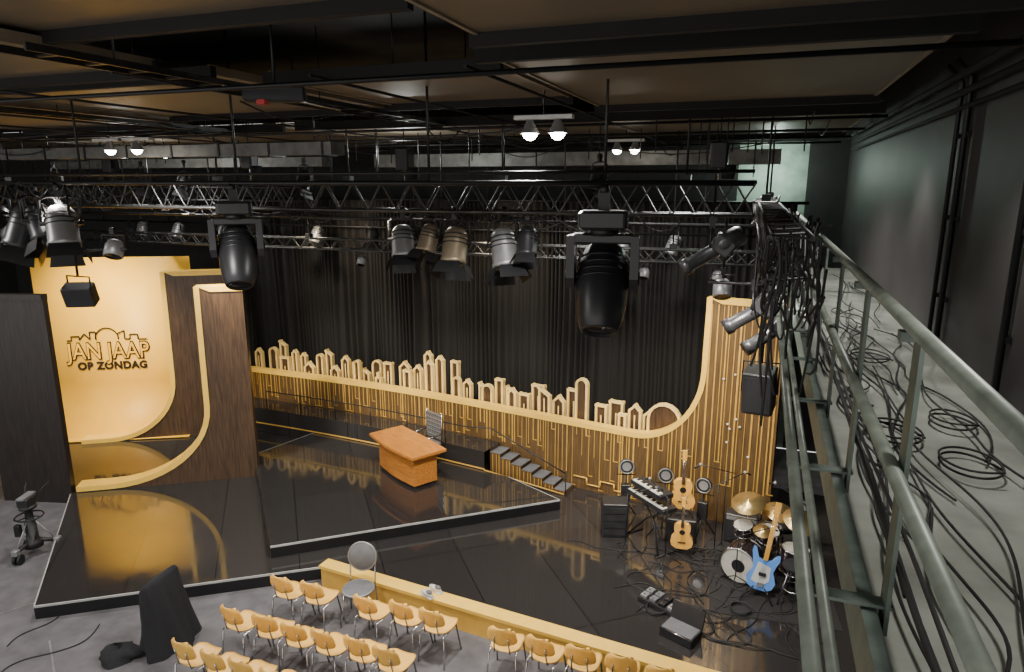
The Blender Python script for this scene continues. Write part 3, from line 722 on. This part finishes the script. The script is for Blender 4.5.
inst('acoustic_guitar',GA,(-.92,10.75,Z0+.55),math.radians(8),1.05)
b=MB('guitar_stage_box',(-.92,10.8,Z0),.1); b.box((0,0,.2),(.5,.4,.4),'blackplastic',bev=.02); b.box((0,-.205,.2),(.42,.01,.32),'cloth'); b.box((0,0,.42),(.2,.03,.03),'silver'); b.done()
inst('acoustic_guitar',GA,(-.85,10.25,Z0+.105),math.radians(5),.9)
o=inst('electric_bass_guitar',GB,(.32,9.42,Z0+.13),0,1.2); o.rotation_euler=(math.radians(-8),math.radians(8),0)
root=D.objects.new('drum_kit',None); COL.objects.link(root); root.location=(.45,10.15,Z0)
def part(b): 
    o=b.done(); o.parent=root; return o
def drum(name,c,ax,r,h,head='cream'):
    b=MB(name); b.lathe([(r,0),(r,h)],c,ax,'drumshell',28); b.lathe([(0,h),(r*.97,h)],c,ax,head,28); b.lathe([(0,0),(r*.97,0)],c,ax,head,28)
    for t in(0,h): b.lathe([(r*.97,t-.012),(r*1.05,t-.012),(r*1.05,t+.012),(r*.97,t+.012)],c,ax,'chrome',28)
    axv=V(ax).normalized(); a=axv.orthogonal().normalized(); bb=axv.cross(a)
    for i in range(8):
        t=math.pi*2*i/8; q=V(c)+(a*math.cos(t)+bb*math.sin(t))*r*1.03; b.tube([q,q+axv*h],.006,'chrome',5)
    return b
b=drum('bass_drum',(-.3,-.1,.28),(-.35,-1,0),.27,.38); 
b.lathe([(0,.385),(.10,.385)],(-.3,-.1,.28),(-.35,-1,0),'blackplastic',20); part(b)
part(drum('rack_tom',(-.38,-.05,.62),(-.1,-.3,1),.14,.16)); part(drum('rack_tom_2',(-.05,-.12,.62),(.1,-.3,1),.15,.17))
part(drum('floor_tom',(.35,-.2,.22),(0,0,1),.2,.36)); part(drum('snare_drum',(.0,.28,.5),(0,0,1),.17,.13))
b=MB('cymbals_and_stands')
def cym(x,y,z,r,tx,ty):
    ax=V((tx,ty,1)).normalized(); b.lathe([(0,.03),(.03,.028),(.05,.008),(r,-.018),(r,-.022),(.05,.002),(0,.0)],(x,y,z),ax,'brass',30)
    b.tube([(x,y,z+.05),(x,y,z-.1),(x+.03,y+.06,.45),(x+.03,y+.06,.25)],.010,'chrome',6)
    for i in range(3):
        a=i*2.1; b.tube([(x+.03,y+.06,.3),(x+.03+.25*math.cos(a),y+.06+.25*math.sin(a),.01)],.009,'chrome',6)
cym(-.35,.0,1.10,.25,-.15,-.35); cym(.1,.1,.98,.22,.1,-.3); cym(.4,-.05,.95,.26,.25,-.35); cym(-.2,.45,.88,.18,0,-.05); cym(-.12,-.35,.86,.14,0,-.3)
part(b)
b=MB('drum_throne'); b.lathe([(0,.03),(.16,.03),(.17,0),(.16,-.05),(0,-.05)],(.2,.55,.52),(0,0,1),'cloth',20); b.cyl((.2,.55,.5),(.2,.55,.2),.02,'chrome')
for i in range(3): a=i*2.1; b.tube([(.2,.55,.25),(.2+.22*math.cos(a),.55+.22*math.sin(a),.01)],.01,'chrome',6)
part(b)
b=MB('black_bar_stool',(.78,9.4,Z0)); b.lathe([(0,.03),(.16,.03),(.18,0),(.16,-.04),(0,-.04)],(0,0,.6),(0,0,1),'cloth',20)
for i in range(4): a=i*math.pi/2+.4; b.tube([(.08*math.cos(a),.08*math.sin(a),.58),(.22*math.cos(a),.22*math.sin(a),.01)],.012,'chrome',6)
b.lathe([(.15,.0),(.16,.01),(.15,.02),(.14,.01),(.15,0)],(0,0,.25),(0,0,1),'chrome',20); b.done()
b=MB('stage_keyboard',(-1.38,10.4,Z0),math.radians(-42))
for z,l in((.78,.95),(.98,.75)):
    b.box((0,0,z),(l,.28,.08),'blackplastic',bev=.015); b.box((0,-.08,z+.045),(l-.1,.11,.012),'cream')
    for i in range(int((l-.14)/.035)): 
        if i%7 not in(2,6): b.box((-l/2+.09+i*.035,-.05,z+.055),(.018,.07,.014),'ink')
for sx in(-1,1):
    b.tube([(sx*.4,-.15,.01),(-sx*.0+sx*.1,0,.4),(-sx*.35,.1,.74)],.016,'black',6); b.tube([(sx*.42,-.2,.01),(sx*.42,.2,.01)],.016,'black',6); b.tube([(sx*.33,.12,.74),(sx*.31,.14,.94)],.014,'black',6)
b.done()
def roundlamp(x,y,h,rz):
    b=MB('round_stage_lamp',(x,y,Z0),rz); ax=(0,-1,.1)
    b.lathe([(0,-.1),(.08,-.1),(.12,-.04),(.13,.05),(.115,.06),(0,.04)],(0,0,h),ax,'blackplastic',22); b.lathe([(0,.05),(.11,.055)],(0,0,h),ax,'silver',22); b.lathe([(.12,.05),(.13,.06),(.12,.07),(.11,.06),(.12,.05)],(0,0,h),ax,'silver',22)
    b.tube([(-.16,0,h),(-.16,0,h-.16),(.16,0,h-.16),(.16,0,h)],.01,'black',6); b.tube([(0,0,h-.16),(0,0,.3)],.016,'black',6)
    for i in range(3): a=i*2.1+.4; b.tube([(0,0,.35),(.22*math.cos(a),.22*math.sin(a),.01)],.012,'black',6)
    b.box((0,.0,h*.5),(.16,.12,.3),'blackplastic',bev=.01); b.done()
roundlamp(-1.93,11.15,.98,.3); roundlamp(-1.25,11.15,.92,.1); roundlamp(-.60,11.0,.9,-.2); roundlamp(.9,10.9,.8,-.3)
for (x,y,h,a) in[(-.35,10.3,1.25,.6),(-1.05,9.85,1.1,2.4),(.0,9.6,.8,.3),(-.25,10.5,1.4,-2.6),(.85,10.2,1.2,2.6),(-1.7,10.0,1.0,.2)]:
    b=MB('microphone_stand',(x,y,Z0)); b.tube([(0,0,.15),(0,0,h)],.009,'black',6)
    for i in range(3): t=i*2.1+a; b.tube([(0,0,.17),(.25*math.cos(t),.25*math.sin(t),.01)],.008,'black',6)
    e=(.45*math.cos(a),.45*math.sin(a),h+.15); b.tube([(-.15*math.cos(a),-.15*math.sin(a),h-.05),e],.007,'black',6); b.sphere(e,.028,'silver',seg=10,rings=6); b.tube([e,(e[0]+.1*math.cos(a),e[1]+.1*math.sin(a),e[2]-.05)],.014,'black',6); b.done()
b=MB('guitar_amplifier',(.05,11.0,Z0),-.1); b.box((0,0,.25),(.55,.26,.5),'blackplastic',bev=.02); b.box((0,-.132,.22),(.48,.01,.36),'cloth'); b.box((0,-.132,.44),(.50,.012,.06),'silver'); b.done()
b=MB('equipment_rack',(-2.0,10.55,Z0),.3); b.box((0,0,.3),(.42,.36,.6),'blackplastic',bev=.015)
for i in range(4): b.box((0,-.185,.1+i*.13),(.36,.012,.1),'darkalu')
b.done()
b=MB('effects_pedal_board',(-.95,8.75,Z0),math.radians(-25)); b.box((0,0,.04),(.6,.3,.06),'darkalu')
for i in range(8): b.box((-.22+.145*(i%4),-.07+.14*(i//4),.095),(.10,.11,.05),['silver','grey','black','silver'][i%4],bev=.008); b.cyl((-.22+.145*(i%4),-.1+.14*(i//4),.12),(-.22+.145*(i%4),-.1+.14*(i//4),.135),.012,'chrome',8)
b.done()
b=MB('open_flight_case',(-.62,8.15,Z0),math.radians(-22)); b.box((0,0,.06),(.46,.30,.12),'blackplastic',bev=.01); b.box((0,.17,.2),(.46,.03,.3),'blackplastic',rot=(-.3,0,0)); b.box((0,0,.122),(.42,.26,.01),'grey')
b.tube([(-.23,-.15,.12),(.23,-.15,.12)],.008,'chrome',6); b.done()
b=MB('band_rug'); b.box((.45,9.9,Z0+.004),(1.7,2.0,.008),'rug',rot=(0,0,.1)); b.done()
sp=[]
for i in range(36):
    x=R.uniform(-1.8,.7); y=R.uniform(8.7,10.6); a=R.uniform(0,6.28); P=[]
    for t in range(9):
        P.append((min(1.3,x),y,Z0+.014)); a+=R.uniform(-1.1,1.1); x+=.2*math.cos(a); y=min(11,max(8.2,y+.2*math.sin(a)))
    sp.append(P)
for c_ in((-.95,8.85),(-1.0,8.6),(.1,9.0)):
    sp.append([(c_[0]+(.15+.02*math.sin(t*3))*math.cos(t*.8),c_[1]+.15*math.sin(t*.8),Z0+.012+.002*t) for t in range(24)])
cables('stage_floor_cables',sp,.007,'cable')
sp=[]
for i in range(7):
    x=R.uniform(-9.6,-8.2);y=R.uniform(4.2,5.2);a=R.uniform(0,6.28);P=[]
    for t in range(10):
        P.append((x,y,.01)); a+=R.uniform(-.9,.9); x+=.2*math.cos(a); y+=.2*math.sin(a)
    sp.append(P)
cables('floor_cables',sp,.008,'cable')
b=MB('floor_marking_tape'); 
for p,q in(((-9.6,6.0),(-10.1,5.2)),((-7.9,5.0),(-8.6,5.45))):
    p=V(p);q=V(q);d=(q-p).normalized();n_=V((-d.y,d.x))*.012
    b.add([(*(p-n_),.003),(*(q-n_),.003),(*(q+n_),.003),(*(p+n_),.003)],[(0,1,2,3)],'silver')
b.done()
# ---------------------------------------------------------------- lights
def spot(name,loc,tgt,e,col=(1,.93,.84),size=60,r=.12,blend=.8):
    l=D.lights.new(name,'SPOT'); l.energy=e; l.color=col; l.spot_size=math.radians(size); l.shadow_soft_size=r; l.spot_blend=blend
    o=D.objects.new(name,l); COL.objects.link(o); o.location=loc; o.rotation_euler=(V(tgt)-V(loc)).to_track_quat('-Z','Y').to_euler(); return o
def point(name,loc,e,col=(1,.95,.88),r=.08):
    l=D.lights.new(name,'POINT'); l.energy=e; l.color=col; l.shadow_soft_size=r; o=D.objects.new(name,l); COL.objects.link(o); o.location=loc
def down(x,y,z,e,size=150): spot('work_or_fill_spot',(x,y,z),(x,y,0),e,(1,.97,.93),size,.15,.5)
down(-2.2,7.0,6.4,850); down(-9.5,8.3,6.4,750); down(-2.3,12,6.45,300); down(-12.5,12,6.5,200)
down(-5.5,3.5,6.7,800); down(-11,4.5,6.7,700); down(-.4,10.5,6.5,400)
down(.95,2.0,6.7,110,95); down(.95,5.0,6.7,130,95); down(.95,8.4,6.7,130,95)  # added fill spots without fixtures, brighten the walkway and its rails
point('far_wall_lamp',(.1,15.4,6.3),50,(.8,1,.88))
point('grid_fill_light',(-6.0,11.0,6.35),70,(.95,1,.95)); point('grid_fill_light',(-12.5,11.0,6.35),70,(.95,1,.95))  # added fill points, no fixture there, lift the dim area behind the truss
spot('cyc_light',(-12.6,8.9,5.6),(-14.6,11.7,1.6),1700,(1,.88,.6),75)
spot('cyc_light',(-13.8,10.0,5.6),(-15.0,11.5,1.0),400,(1,.88,.6),90)
spot('wall_wash_light',(-9.5,9.3,5.5),(-9,13,1.2),1150,(1,.9,.7),60)
spot('wall_wash_light',(-5.5,9.3,5.5),(-5.5,12.6,1.2),1150,(1,.9,.7),60)
spot('wall_wash_light',(-1.6,9.0,5.5),(-1.0,11.7,2.0),1000,(1,.9,.7),70)
spot('curtain_light',(-9.5,12.5,5.2),(-9,14.6,3.6),220,(1,.82,.6),110)
spot('curtain_light',(-5,12.5,5.2),(-5,14.6,3.6),220,(1,.82,.6),110)
spot('stage_light',(-8.5,6.3,5.8),(-9,9.5,.3),1000,(1,.94,.86),80)
spot('stage_light',(-3.5,6.3,5.8),(-4.5,9.5,.3),1100,(1,.95,.88),90)
spot('band_light',(.0,8.0,5.3),(0,10,.3),650,(1,.93,.84),80)
w=D.worlds.new('world'); bpy.context.scene.world=w; w.use_nodes=True
bg=w.node_tree.nodes['Background']; bg.inputs[0].default_value=(1,.97,.93,1); bg.inputs[1].default_value=1.35
# ---------------------------------------------------------------- camera
c=D.cameras.new('camera'); c.lens=24.01; c.sensor_width=36; c.clip_start=.05
o=D.objects.new('camera',c); COL.objects.link(o); o.location=(0,0,6); o.rotation_euler=(math.radians(90-12.62),0,math.radians(20)); bpy.context.scene.camera=o
